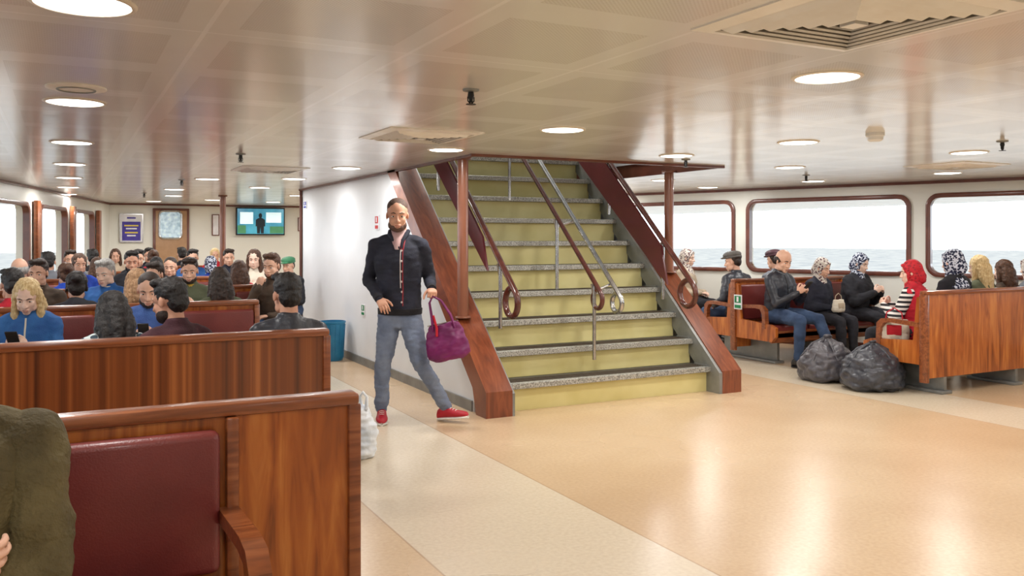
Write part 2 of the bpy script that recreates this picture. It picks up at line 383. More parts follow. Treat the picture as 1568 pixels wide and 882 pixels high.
def add_head(b,hc,R,sk,hair,hm,beard,sc,fem):
    M=Matrix.Translation(hc)@R.to_4x4()@Matrix.Diagonal((sc,sc,sc,1))
    b.add(HEAD,sk,M)
    bm_=hm if hair not in('hijab','beanie','cap') else hDBrown
    for k,g in EXTRA: b.add(g,{'eye':m_eye,'iris':m_iris,'brow':(hDBrown if hm in(hBlond,pRed,hCrop) else bm_),'lid':sk,'lip':m_lip}[k],M)
    if hair and hair!='bald': b.add(HAIR[hair],hm,M)
    if hair in('cap','beanie'): b.add(HAIR['buzz'],hDBrown,M)
    if beard: b.add(BEARD,beard,M)
PEOPLE=0
def seated(name,x,y,yaw,top,pants,sk=skinB,hair='short',hm=hBlack,lean=.08,hy=0,hp=.15,arms='lap',bulk=1.0,s=.97,vox=.015,beard=None,fem=False,shoe=shBlk,sleeve=None,inner=None,phone=False,legs=0,collar=True,zipm=None,seatz=0,sb=None):
    global PEOPLE; PEOPLE+=1; sd=PEOPLE
    b=B(); pel=V((0,0,.54)); Rl=Matrix.Rotation(-lean,3,'X')
    ML=Matrix.Translation(pel)@Rl.to_4x4()@Matrix.Translation(-pel)
    w=.9 if fem else 1.0; bw=bulk*w; sb=sb or bulk
    rings=[(0,-.01,.455,.160*bw,.115*bulk),(0,-.01,.52,.178*bw,.13*bulk),(0,0,.64,.160*bw,.122*bulk),(0,.008,.78,.172*bw,.125*bulk),(0,.004,.87,.182*bw,.118*bulk),(0,-.005,.93,.160*bw,.095*bulk),(0,-.012,.975,.105*w,.075),(0,-.012,1.01,.066,.064)]
    if collar: rings+= [(0,-.012,1.035,.066,.064)]
    tp=[]; rv,rf=loft(rings,26); tp.append(([ML@v for v in rv],rf))
    if fem:
        for q in (-1,1): tp.append(sph(ML@V((q*.075,.085,.80)),(.068,.055,.06)))
    hands=[]
    for q in (1,-1):
        sh=ML@V((q*.168*w,-.005,.920))
        limb(tp,[ML@V((q*.045,-.014,.965)),ML@V((q*.11,-.01,.950)),sh],[.048,.052,.058*bulk])
        if arms=='phone': wt=V((q*.065,.30,.80))+V((0,lean*.2,-lean*.15)); fd=V((-q*.35,.55,.6)); pn=V((-q*.9,-.1,.35)); kd='grip'; pole=V((q*.5,-.3,-1))
        elif arms=='cross': wt=V((-q*.03,.235+.03*q,.70+.035*q)); fd=V((-q*1,-.55,-.05)); pn=V((0,-1,.1)); kd='relax'; pole=V((q*1,-.1,-.9))
        elif arms=='side': wt=V((q*.24,.18,.60)); fd=V((0,1,-.2)); pn=V((0,0,-1)); kd='relax'; pole=V((q*.5,-1,-.2))
        elif arms=='chin' and q==1: wt=V((.05,.22,.93)); fd=V((-.1,-.2,1)); pn=V((0,-1,0)); kd='grip'; pole=V((.5,.2,-1))
        else: wt=V((q*.085,.27,.655)); fd=V((-q*.75,.6,-.1)); pn=V((0,-.1,-1)); kd='relax'; pole=V((q*.4,-.6,-.6))
        el,wr=ik(sh,wt,.275,.25,pole)
        ap=[sh,sh.lerp(el,.5),el,el.lerp(wr,.5),wr]
        rr=[.058*sb,.054*sb,.047*sb,.043*sb,.034*sb**.5]
        if sleeve: 
            lp=[]; limb(lp,ap,rr); b.add(remesh(lp,vox,3,.009,14,sd),sleeve)
        else: limb(tp,ap,rr)
        hands.append((wr,fd,pn,q,kd))
        place_hand(b,wr+(V(fd).normalized()*.008),fd,pn,q,kd,sk,.98 if not fem else .9)
    tg=remesh(tp,vox,4,.009,11,sd); b.add(tg,top)
    if zipm:
        bv=BVHTree.FromPolygons(tg[0],tg[1]); pts=[]
        for i in range(12):
            z=.58+.4*i/11; h=bv.ray_cast(ML@V((0,.6,z)),(Rl@V((0,-1,0))))
            if h[0]: pts.append(h[0]+Rl@V((0,.001,0)))
        if len(pts)>2: b.add(tube(pts,.006,6),zipm)
    pp=[sph((0,-.02,.53),(.165*w,.13,.095))]
    for q in (1,-1):
        kn=V((q*(.115),.43,.50)); an=V((q*.11,.45+legs*.1*q,.11))
        if legs==2: kn=V((q*.16,.43,.5)); an=V((q*.13,.50-.12*q,.11))
        limb(pp,[(q*.09,0,.53),(q*.105,.22,.525),kn],[.088,.082,.064])
        limb(pp,[kn,kn.lerp(an,.4),an],[.064,.06,.046])
        Ms=Matrix.Translation((an.x,an.y-.01,0))@Matrix.Rotation(-q*.12,4,'Z')
        b.add(SHOE[0],shoe,Ms); b.add(SHOE[1],shSole if shoe!=shBlk else m_black,Ms)
    b.add(remesh(pp,vox,3,.008,12,sd+40),pants)
    R=Matrix.Rotation(hy,3,'Z')@Matrix.Rotation(-hp,3,'X')
    Np=ML@V((0,-.008,1.02)); sc=.93 if fem else 1.0
    hc=Np+R@V((0,.022,.118))*sc
    b.add(tube([ML@V((0,-.012,.93)),Np,hc+R@V((0,-.02,-.04))],[.056*sc,.052*sc,.052*sc],16),sk)
    if inner: b.add(tube([ML@V((0,.0,.90)),ML@V((0,-.002,1.005))],[.075,.058],16),inner)
    add_head(b,hc,R,sk,hair,hm,beard,sc,fem)
    if phone:
        cth=(hands[0][0]+hands[1][0])/2+V((0,.075,.075))
        b.add(box(cth,(.072,.010,.14),.003,2,Matrix.Rotation(-.7,3,'X')),m_black)
    M=Matrix.Translation((x,y,seatz))@Matrix.Rotation(yaw,4,'Z')@Matrix.Diagonal((s,s,s,1))
    return b.obj(name,(x,y,0),60,M)

# ------------------------------------------------------------------ walking man
def walking_man():
    b=B()
    sd=3
    tp=[]
    tp.append(loft([(.0,0,.86,.172,.128),(.0,0,.93,.174,.130),(.005,0,1.06,.172,.126),(.01,.01,1.2,.186,.133),(.01,.01,1.30,.196,.130),(.01,0,1.385,.174,.105),(.01,-.008,1.445,.112,.080),(.01,-.01,1.495,.074,.069)],28))
    shR=V((.195,0,1.385)); elR=V((.258,-.06,1.115)); wrR=V((.145,.16,.985))
    shL=V((-.175,0,1.385)); elL=V((-.228,-.07,1.12)); wrL=V((-.265,.145,1.06))
    for a,e,w in((shR,elR,wrR),(shL,elL,wrL)):
        limb(tp,[V((.01+(a.x-.01)*.25,-.01,1.44)),V((.01+(a.x-.01)*.65,-.006,1.42)),a],[.05,.055,.060])
        limb(tp,[a,a.lerp(e,.5),e,e.lerp(w,.5),w],[.061,.057,.052,.046,.037])
    tg=remesh(tp,.009,6,.009,11,sd); b.add(tg,fNavy)
    for e,w in((elR,wrR),(elL,wrL)):
        d=(w-e).normalized(); b.add(tube([w-d*.035,w+d*.02],[.039,.035],16),fBlack)
    b.add(loft([(0,0,.845,.166,.124),(0,0,.85,.176,.133),(0,0,.895,.178,.134),(0,0,.90,.166,.124)],28),fBlack)
    bv=BVHTree.FromPolygons(tg[0],tg[1])
    def line(x0,x1,z0,z1,n=16,off=.001):
        pts=[]
        for i in range(n):
            t=i/(n-1); h=bv.ray_cast(V((x0+(x1-x0)*t,.6,z0+(z1-z0)*t)),V((0,-1,0)))
            if h[0]: pts.append(h[0]+V((0,off,0)))
        return pts
    wh=mat('trim_white',S(216,206,204)); rd=mat('trim_red',S(150,34,46)); shirt=mat('shirt_pink',S(206,176,172),S(188,146,146))
    zx=-.03
    b.add(tube(line(zx-.008,zx-.008,.92,1.36),.0045,6),rd); b.add(tube(line(zx+.010,zx+.010,1.06,1.36),.004,6),wh)
    b.add(tube(line(zx,.07,1.36,1.47),.006,6),rd); b.add(tube(line(zx-.01,-.05,1.36,1.47),.006,6),rd)
    for i in range(6):
        h=bv.ray_cast(V((zx,.6,.95+i*.08)),V((0,-1,0)))
        if h[0]: b.add(sph(h[0],(.009,.005,.009),10,6),wh)
    b.add(loft([(.01,.048,1.36,.033,.080),(.01,.032,1.42,.050,.088),(.01,.006,1.485,.062,.073),(.01,-.005,1.515,.060,.064)],18),shirt)
    b.add(tube([(.082,-.03,1.505),(.076,.035,1.48),(.035,.088,1.43),(-.01,.12,1.37)],[.018,.020,.014,.006],10),fNavy)
    b.add(tube([(-.062,-.03,1.505),(-.056,.035,1.48),(-.03,.088,1.43),(-.025,.12,1.37)],[.018,.020,.014,.006],10),fNavy)
    pp=[loft([(0,0,.74,.125,.1),(0,0,.82,.158,.112),(0,0,.90,.150,.108)],24)]
    kR=V((.125,.06,.49)); aR=V((.145,.0,.10)); kL=V((-.17,.12,.485)); aL=V((-.365,.02,.115))
    limb(pp,[(.082,0,.82),V((.082,0,.82)).lerp(kR,.5),kR],[.098,.086,.065]); limb(pp,[kR,kR.lerp(aR,.35),aR],[.065,.061,.050])
    limb(pp,[(-.080,0,.82),V((-.080,0,.82)).lerp(kL,.5),kL],[.098,.086,.065]); limb(pp,[kL,kL.lerp(aL,.35),aL],[.065,.061,.050])
    b.add(remesh(pp,.010,3,.011,14,9),fJean)
    for (a,rz) in((aR,.15),(aL,1.15)):
        M=Matrix.Translation((a.x,a.y,0))@Matrix.Rotation(rz,4,'Z')
        if rz>1: M=Matrix.Translation((a.x,a.y,.012))@Matrix.Rotation(rz,4,'Z')@Matrix.Rotation(.14,4,'X')
        b.add(SHOE[0],shRed,M); b.add(SHOE[1],shSole,M)
        for k in range(3):
            b.add(tube([(-.02,.06+.022*k,.085-.009*k),(0,.06+.022*k,.092-.009*k),(.02,.06+.022*k,.085-.009*k)],.003,6),shSole,M)
    place_hand(b,wrR+V((-.006,.008,-.004)),V((-.45,.65,-.55)),V((-.4,.1,-.9)),1,'relax',skinB,1.0)
    place_hand(b,wrL+V((-.003,.008,-.002)),V((-.12,.85,-.30)),V((.1,-.1,-1)),-1,'grip',skinB,1.0)
    R=Matrix.Rotation(.15,3,'Z')@Matrix.Rotation(-.16,3,'X'); hc=V((.015,.045,1.632))
    b.add(tube([(.01,-.012,1.42),(.01,-.01,1.52),hc+R@V((0,-.02,-.04))],[.064,.060,.058],18),skinB)
    add_head(b,hc,R,skinB,'buzz',hCrop,hStub,1.07,False)
    fd=V((-.4602,-.8878,0)); d=6.86; t=(625-800)/1350; x=d*(.8878*t+.4602); y=d*(.8878-.4602*t)
    yaw=math.atan2(-fd.x,fd.y)
    M=Matrix.Translation((x,y,0))@Matrix.Rotation(yaw,4,'Z')
    b.obj('walking_man',(x,y,0),60,M)
    g=B()
    body=remesh([loft([(0,0,0,.12,.05),(0,0,.03,.165,.075),(0,0,.12,.17,.075),(0,0,.2,.15,.055),(0,0,.27,.125,.03),(0,0,.285,.12,.022)],28)],.009,3,.010,16,2)
    Mb=Matrix.Translation((-.415,.22,.515))@Matrix.Rotation(.20,4,'Y')
    g.add(body,fPurple,Mb)
    for q in(-1,1):
        pts=[V((-.085,q*.035,.24)),V((-.07,q*.03,.34)),V((-.02,q*.012,.46)),V((.035,q*.005,.505)),V((.07,q*.015,.46)),V((.075,q*.03,.34)),V((.085,q*.035,.24))]
        g.add(tube(pts,.008,8),fPurple,Mb)
    g.add(tube([(-.12,0,.286),(.12,0,.286)],.005,6),m_steel,Mb)
    g.add(tube([V((.06,.02,.36)),V((.05,.04,.26)),V((.06,.06,.2))],.010,8),fRed,Mb)
    g.obj('purple_handbag',(x,y,.5),50,M)
walking_man()

# ------------------------------------------------------------------ room
def xr(px,y):
    t=(px-800)/1350; d=y/(.8878-.4602*t); return d*(.8878*t+.4602)
f=B(); f.add(bx(-6,16,-6,21,-.1,0),m_floor); f.obj('floor')
HX0,HX1,HY0,HY1=3.03,5.66,6.52,12.4
c=B()
for a in ((-6,HX0,-6,21),(HX1,16,-6,21),(HX0,HX1,-6,HY0),(HX0,HX1,HY1,21)): c.add(bx(*a,C,C+.12),m_ceil)
c.obj('ceiling')
def se(a,h,an,rad=.13):
    c_,s_=abs(math.cos(an)),abs(math.sin(an)); lo,hi=0,a+h
    for _ in range(26):
        m=(lo+hi)/2; qx=m*c_-a+rad; qz=m*s_-h+rad
        dd=math.hypot(max(qx,0),max(qz,0))+min(max(qx,qz),0)-rad
        if dd>0: hi=m
        else: lo=m
    return lo
WN=0
def window_wall(name,nodes,wins,z0,z1,inward,gap,frame_m,thick=.14):
    global WN
    w=B(); tr=B()
    for i in range(len(nodes)-1):
        p0=V((*nodes[i],0)); p1=V((*nodes[i+1],0)); u=(p1-p0); Ls=u.length; u.normalize(); n=V((-u.y,u.x,0))*inward
        def P(s,z,o=0): return p0+u*s+V((0,0,z))+n*o
        tr.add(([P(0,C-.035,.0),P(Ls,C-.035,.0),P(Ls,C-.035,.03),P(0,C-.035,.03),P(0,C,.0),P(Ls,C,.0),P(Ls,C,.03),P(0,C,.03)],[(0,1,2,3),(4,5,6,7),(0,1,5,4),(2,3,7,6)]),m_trim)
        tr.add(([P(0,0,0),P(Ls,0,0),P(Ls,0,.02),P(0,0,.02),P(0,.1,0),P(Ls,.1,0),P(Ls,.1,.02),P(0,.1,.02)],[(4,5,6,7),(0,1,5,4),(2,3,7,6)]),m_trim)
        if i not in wins:
            w.add(([P(0,0),P(Ls,0),P(Ls,C),P(0,C)],[(0,1,2,3)]),m_wall)
            w.add(([P(0,0,-thick),P(Ls,0,-thick),P(Ls,C,-thick),P(0,C,-thick)],[(0,1,2,3)]),m_wall); continue
        cx=Ls/2; cz=(z0+z1)/2; a=Ls/2-gap; h=(z1-z0)/2
        ca=[math.atan2(sz*(h-r),sx*(a-q))%(2*pi) for sx in(-1,1) for sz in(-1,1) for r,q in((0,.13),(.005,.09),(.02,.05),(.05,.02),(.09,.005),(.13,0))]
        angs=sorted([2*pi*k/96 for k in range(96)]+ca+[math.atan2(sz-cz,sx-cx)%(2*pi) for sx in(0,Ls) for sz in(0,C)])
        vi=[];vo=[];vb=[];vc=[]
        for an in angs:
            co,si=math.cos(an),math.sin(an); r=se(a,h,an)
            vi.append(P(cx+r*co,cz+r*si)); vb.append(P(cx+r*co,cz+r*si,-thick))
            tx=((Ls-cx)/co if co>1e-9 else (-cx/co if co<-1e-9 else 1e9)); tz=((C-cz)/si if si>1e-9 else (-cz/si if si<-1e-9 else 1e9))
            rr=min(tx,tz); vo.append(P(cx+rr*co,cz+rr*si)); vc.append(P(cx+rr*co,cz+rr*si,-thick))
        m=len(angs)
        fs=[(k,(k+1)%m,(k+1)%m+m,k+m) for k in range(m)]+[(k,k+2*m,(k+1)%m+2*m,(k+1)%m) for k in range(m)]+[(k+2*m,k+3*m,(k+1)%m+3*m,(k+1)%m+2*m) for k in range(m)]
        w.add((vi+vo+vb+vc,fs),m_wall)
        fr=B(); rings=[]
        for (da,o) in ((-.028,-.05),(-.028,.03),(-.015,.036),(.015,.036),(.028,.03),(.028,0)):
            rings.append([P(cx+se(a+da,h+da,an,.13+da)*math.cos(an),cz+se(a+da,h+da,an,.13+da)*math.sin(an),o) for an in angs])
        vs=[v for r in rings for v in r]; fs=[]
        for j in range(len(rings)-1):
            for k in range(m): fs.append((j*m+k,j*m+(k+1)%m,(j+1)*m+(k+1)%m,(j+1)*m+k))
        fr.add((vs,fs),frame_m); WN+=1
        fr.obj('window_%d'%WN,P(cx,cz))
    w.obj('wall_'+name); tr.obj('trim_'+name)
def xw(y): return 8+.357*(11.07-y)
ry=[-4,-2,.35,2.62,4.905,7.175,9.445,11.73,14.0,16.3,19.0]
window_wall('right',[(xw(y),y) for y in ry],set(range(1,9)),1.0,1.97,1,.115,m_trim)
lx=[(-2.6,-4),(-2.5,-1.5),(-2.35,1),(-2.1,3.5),(-1.8,6),(-1.4,8.5),(-.91,10.9),(-.37,13.45),(.08,15.6),(.52,17.7),(.8,19)]
window_wall('left',lx,set(range(1,9)),.85,1.9,-1,.30,m_trim)
for i,(x,y) in enumerate(lx[1:-1]):
    q=B(); R=Matrix.Rotation(math.atan2(lx[i+2][0]-x,lx[i+2][1]-y)*-1,3,'Z')
    q.add(box((x+.05,y,1.38),(.06,.20,1.16),.01,2,R),m_wrail); q.obj('trim_pillar',(x,y,0))
w=B(); w.add(bx(.7,5.3,19,19.12,0,C),m_wall); w.obj('wall_back')
w=B(); w.add(bx(-3,13.8,-4.12,-4,0,C),m_wall); w.obj('wall_front')
t=B(); t.add(bx(.8,5.2,18.97,18.998,C-.035,C),m_trim); t.add(bx(.8,5.2,18.97,18.998,0,.1),m_trim); t.obj('trim_back')
d=B(); tan=mat('door_tan',S(178,140,104),S(168,130,94),rough=.4)
d.add(bx(1.6,2.3,18.94,18.99,0,2.06,.01),m_trim); d.add(bx(1.65,2.25,18.915,18.94,0.02,2.01,.01),tan)
def rrect(cx,cz,a,h,y,n=48): return [V((cx+se(a,h,2*pi*k/n,.07)*math.cos(2*pi*k/n),y,cz+se(a,h,2*pi*k/n,.07)*math.sin(2*pi*k/n))) for k in range(n)]
o=rrect(1.93,1.72,.21,.28,18.905); d.add(tube(o,.022,8,True),m_steel)
gl=mat('door_glass',S(206,226,236),S(150,180,196),rough=.1,scale=4,vec=(3,1,3),es=.35)
d.add((rrect(1.93,1.72,.205,.275,18.905),[tuple(range(48))]),gl)
d.add(tube([(2.18,18.86,1.05),(2.08,18.86,1.05)],.012,8),m_steel); d.add(tube([(2.18,18.92,1.05),(2.18,18.86,1.05)],.012,8),m_steel)
d.obj('door_1',(1.95,18.95,0))
p=B(); pw=mat('poster_white',S(240,240,244)); pp_=mat('poster_purple',S(76,62,164),S(66,54,150)); pt=mat('poster_text',S(236,214,90))
p.add(bx(.98,1.42,18.955,18.985,1.36,1.94),m_steel); p.add(bx(1.0,1.40,18.95,18.956,1.38,1.92),pw)
p.add(bx(1.03,1.37,18.944,18.95,1.40,1.78),pp_)
for i,(a,z) in enumerate(((.26,1.70),(.2,1.64),(.24,1.56),(.16,1.5))): p.add(bx(1.2-a/2,1.2+a/2,18.94,18.944,z-.014,z+.014),pw if i%2 else pt)
p.add(bx(1.12,1.28,18.944,18.95,1.84,1.87),pp_); p.obj('wall_poster',(1.2,18.95,1.6))
t=B(); x0,x1=3.22,4.24
sc1=mat('screen_blue',S(70,150,170),S(40,100,130),rough=.2,es=.9,scale=2); sc2=mat('screen_light',S(210,232,236),es=.9); sc3=mat('screen_dark',S(20,34,44),es=.3); sc4=mat('screen_green',S(70,130,90),es=.7)
t.add(bx(x0,x1,18.86,18.92,1.51,2.10,.008),m_black); t.add(bx(x0+.025,x1-.025,18.855,18.86,1.54,2.075),sc1)
t.add(bx(x0+.08,x0+.35,18.851,18.855,1.75,2.0),sc2); t.add(bx(x0+.62,x1-.08,18.851,18.855,1.78,2.0),sc2); t.add(bx(x0+.03,x0+.2,18.85,18.854,1.55,1.72),sc4); t.add(bx(x0+.7,x1-.03,18.85,18.854,1.55,1.7),sc4)
cxs=x0+.5
t.add(([V((cxs+a,18.848,b_)) for a,b_ in ((-.07,1.55),(-.01,1.55),(0,1.68),(.01,1.55),(.07,1.55),(.075,1.70),(.10,1.70),(.095,1.84),(.05,1.87),(.02,1.88),(.035,1.91),(.035,1.95),(.015,1.98),(-.015,1.98),(-.035,1.95),(-.035,1.91),(-.02,1.88),(-.05,1.87),(-.095,1.84),(-.10,1.70),(-.075,1.70))],[tuple(range(21))]),sc3)
t.add(bx(3.6,3.86,18.92,18.995,1.7,1.9),m_black); t.obj('television',(3.73,18.9,1.8))
n=B(); n.add(bx(4.55,4.75,18.97,18.995,1.6,1.9),m_trim); n.add(bx(4.57,4.73,18.965,18.97,1.62,1.88),pw); n.obj('framed_notice',(4.65,18.98,1.75))
n=B(); n.add(bx(2.75,2.9,18.97,18.995,1.5,1.95),m_trim); n.add(bx(2.77,2.88,18.965,18.97,1.52,1.93),pw); n.obj('framed_notice',(2.82,18.98,1.7))

# ------------------------------------------------------------------ stairs
RS,RN,Y0=.236,.262,6.38
NST=11
def zn(y): return RS+(y-Y0)*RS/RN
s=B(); TX0,TX1=3.25,5.42
for k in range(1,NST+1):
    z=RS*k; y=Y0+RN*(k-1)
    s.add(bx(TX0,TX1,y,y+RN+.03,z-.02,z),m_tread)
    s.add(bx(TX0,TX1,y-.020,y+.045,z-.046,z+.003,.004,1),m_nosing)
    s.add(bx(TX0,TX1,y+.045,y+.06,z-RS,z-.02),m_riser)
    for j in range(5): s.add(bx(TX0,TX1,y+.06+j*.035,y+.07+j*.035,z-.0,z+.004),m_dark)
yl=Y0+RN*(NST-1)
s.add(bx(TX0,TX1,yl+RN,HY1,RS*NST-.05,RS*NST),m_tread)
ye=yl+.1
def sprof(up,dn):
    return [(Y0-.14,0),(Y0-.14,max(.12,zn(Y0-.14)+up)),(ye,zn(ye)+up),(ye,zn(ye)-dn),(Y0+.12,zn(Y0+.12)-dn-.02),(Y0+.05,0)]
s.add(prism(sprof(.10,.11),3.0,3.24),m_stringer); s.add(prism(sprof(.10,.11),5.44,5.67),m_stringer)
s.add(prism(sprof(.075,.16),3.24,3.262),m_gsteel); s.add(prism(sprof(.085,.16),5.405,5.44),m_gsteel)
for k in range(1,NST):
    y=Y0+RN*(k-1); s.add(bx(5.38,5.41,y+.02,y+.2,RS*k-.01,RS*k+.015),m_gsteel)
s.obj('staircase',(4.3,7.5,0))
def hprof(): 
    yc=Y0+(C+.03-RS)*RN/RS
    return [(Y0+.16,0),(HY1,0),(HY1,C),(yc,C),(Y0+.16,zn(Y0+.16)-.08)]
w=B(); w.add(prism(hprof(),3.035,3.075),m_white); w.obj('wall_stair_left')
w=B(); w.add(prism(hprof(),5.60,5.64),m_white); w.obj('wall_stair_right')
w=B(); w.add(bx(3.035,5.64,HY1-.04,HY1,0,C),m_white); w.obj('wall_stair_back')
w=B()
w.add(bx(3.03,3.07,HY0,HY1,C+.12,4.5),m_white); w.add(bx(5.62,5.66,HY0,HY1,C+.12,4.5),m_white)
w.add(bx(3.03,5.66,HY0-.04,HY0,C+.12,4.5),m_white); w.add(bx(3.03,5.66,HY1,HY1+.04,C+.12,4.5),m_white); w.add(bx(3.03,5.66,HY0,HY1,4.5,4.55),m_white)
w.obj('wall_upper_stairwell')
w=B()
w.add(bx(2.99,5.70,HY0-.02,HY0+.02,C-.022,C+.12,.004),m_trim); w.add(bx(3.0,3.034,HY0,HY1,C-.022,C+.0),m_trim); w.add(bx(5.645,5.68,HY0,HY1,C-.022,C+.12),m_trim)
w.add(bx(2.99,5.7,HY1,HY1+.03,C-.022,C),m_trim); w.add(bx(3.0,3.034,HY1-.0,HY1+.02,0,C),m_trim)
w.obj('trim_stair_opening')
b_=B(); b_.add(bx(3.018,3.034,Y0+.18,HY1,0,.09),m_gsteel); b_.obj('baseboard_stair_left')
def pole(x,y,z0):
    q=B(); q.add(tube([(x,y,z0),(x,y,C-.02)],.048,20),m_pole); q.add(lathe([(.075,-.022),(.07,-.006),(.075,0)],(x,y,C-.001)),m_pole); q.add(lathe([(.07,0),(.068,.012),(.05,.016)],(x,y,z0)),m_pole)
    q.obj('support_pole',(x,y,0))
pole(3.07,6.85,zn(6.85)+.10); pole(5.58,7.22,zn(7.22)+.10); pole(2.3,14.7,0); pole(6.9,13.5,0)
def rail(x,h,m,lr=.11,posts=(),y0=6.55,y1=9.0,name='stair_handrail',plank=None,r=.024):
    q=B(); sl=RS/RN; a0=math.atan(sl)
    def rp(y): return V((x,y,zn(y)+h))
    pts=[rp(y1-(y1-y0)*i/12) for i in range(13)]
    e=pts[-1]; dirv=V((0,-math.cos(a0),-math.sin(a0))); nrm=V((0,math.sin(a0),-math.cos(a0)))
    cc=e+nrm*lr
    for i in range(1,26):
        an=2*pi*i/26*.93
        pts.append(cc-nrm*lr*math.cos(an)+dirv*lr*math.sin(an)+V((.02*i/26,0,0)))
    q.add(tube(pts,r,12),m)
    for yy in posts:
        q.add(tube([(x,yy,zn(yy)-.02 if plank is None else zn(yy)+.06),(x,yy,zn(yy)+h-.01)],.017,12),m_steel)
        q.add(tube([(x-.012,yy,zn(yy)+h-.12),(x-.03,yy,zn(yy)+h-.02)],.008,8),m_steel)
    if plank:
        ya,yb,t0,t1=plank
        q.add(prism([(ya,zn(ya)+h-t1),(ya+.1,zn(ya+.1)+h-t0),(yb,zn(yb)+h-t0),(yb,zn(yb)+h-t1*1.6)],x-.05,x-.03),m_maroonp)
    return q.obj(name,(x,7.5,.5))
rail(3.40,.65,m_brownrail,posts=(6.78,8.2),plank=(6.95,9.0,.03,.24),y0=6.50,lr=.125,r=.027)
rail(5.32,.65,m_brownrail,posts=(6.98,7.95),plank=(6.85,9.0,.03,.32),y0=6.52,lr=.125,r=.027)
rail(4.22,.68,m_brownrail,posts=(6.44+.1,7.2,8.2),y0=6.44,r=.022,lr=.085)
rail(4.40,.68,m_steel,posts=(),y0=6.40,r=.022,lr=.085)
q=B()
for yy in(6.55,7.2,8.2): q.add(tube([(4.22,yy,zn(yy)+.58),(4.40,yy,zn(yy)+.64)],.012,8),m_steel)
q.obj('handrail_bracket',(4.33,7.2,1))

# ------------------------------------------------------------------ benches
def bench(x0,x1,yb,dirs,panel=None,cush=None,seatx=None,endp=False):
    panel=panel or m_woodg; b=B(); cx=(x0+x1)/2
    b.add(bx(x0,x1,yb-.022,yb+.022,.16,.93),panel)
    b.add(bx(x0-.005,x1+.005,yb-.042,yb+.042,.925,.965,.012),m_wrail)
    b.add(bx(x0-.01,x0+.03,yb-.04,yb+.04,.12,.93,.006),m_wrail); b.add(bx(x1-.03,x1+.01,yb-.04,yb+.04,.12,.93,.006),m_wrail)
    sx0,sx1=seatx or (x0+.03,x1-.03)
    if cush is None:
        n=max(1,round((sx1-sx0)/.52)); wd=(sx1-sx0)/n; cush=[(sx0+i*wd+.012,sx0+(i+1)*wd-.012) for i in range(n)]
    for dr in dirs:
        def Y(v): return yb+dr*v
        def bb(xa,xb,ya,yb_,za,zb,be=0,sg=2): return bx(xa,xb,min(Y(ya),Y(yb_)),max(Y(ya),Y(yb_)),za,zb,be,sg)
        b.add(bb(sx0,sx1,.02,.60,.31,.375,.008),m_wrail)
        b.add(bb(sx0,sx1,.56,.60,.26,.40,.01),m_wrail)
        for a,c_ in cush:
            b.add(bb(a,c_,.07,.60,.375,.455,.025,3),m_leather); b.add(bb(a,c_,.02,.085,.485,.895,.024,3),m_leather)
        for xe in (sx0,sx1):
            if endp:
                b.add(prism([(Y(.0),.28),(Y(.62),.28),(Y(.68),.34),(Y(.68),.44),(Y(.60),.47),(Y(.12),.50),(Y(.08),.9),(Y(0),.93)],xe-.02,xe+.02),m_woodg)
            b.add(prism([(Y(.04),.625),(Y(.04),.665),(Y(.38),.685),(Y(.47),.675),(Y(.52),.63),(Y(.53),.42),(Y(.48),.42),(Y(.475),.58),(Y(.44),.635),(Y(.36),.645)],xe-.028,xe+.028),m_wrail)
        b.add(bb(sx1-.005,sx1+.03,.02,.06,.3,.925,.006),m_wrail)
    for xl in [x0+.28+i*(x1-x0-.56)/max(1,int((x1-x0)/1.1)) for i in range(max(1,int((x1-x0)/1.1))+1)]:
        ya=yb+(.45 if 1 in dirs else .02); yc=yb-(.45 if -1 in dirs else .02)
        b.add(bx(xl-.02,xl+.02,yc,ya,.03,.31,.006),m_gsteel); b.add(bx(xl-.07,xl+.07,yc-.02,ya+.02,0,.03,.006),m_gsteel)
    return b.obj('wooden_bench',(cx,yb,0))
bench(-2.1,.82,2.67,[-1],m_woodg,cush=[(-.01,.40),(-.45,-.04),(-.89,-.48),(-1.33,-.92),(-1.77,-1.36)],seatx=(-1.8,.425))
bench(-1.85,1.26,4.6,[1],m_woods)
bench(-1.5,1.36,7.0,[-1,1]); bench(-1.0,2.1,9.3,[-1,1]); bench(-.5,2.35,11.6,[-1,1]); bench(-.05,2.0,13.9,[-1,1]); bench(.4,2.4,16.2,[-1,1])
bench(7.05,8.85,7.9,[-1,1],endp=True); bench(7.0,9.7,5.3,[1],m_woodg,endp=True); bench(6.95,8.1,10.2,[-1],endp=True)
grn=mat('sign_green',S(30,130,80)); 
def sign(x,y,z,w,h,cm,name='safety_sign'):
    q=B()
    q.add(bx(x-.004,x+.004,y-w/2,y+w/2,z-h/2,z+h/2),pw); q.add(bx(x-.007,x-.004,y-w*.4,y+w*.4,z-h*.05,z+h*.42),cm); q.add(bx(x-.007,x-.004,y-w*.4,y+w*.4,z-h*.42,z-h*.2),cm)
    q.add(bx(x-.009,x-.007,y-w*.12,y+w*.12,z+h*.02,z+h*.36),pw)
    q.obj(name,(x,y,z))
sign(7.02,7.78,.70,.13,.17,grn); sign(3.028,9.53,.63,.12,.13,grn); sign(3.028,9.04,1.62,.12,.16,mat('sign_red',S(200,30,30)))
sign(3.028,12.2,1.92,.16,.1,mat('sign_blue',S(30,60,160)))

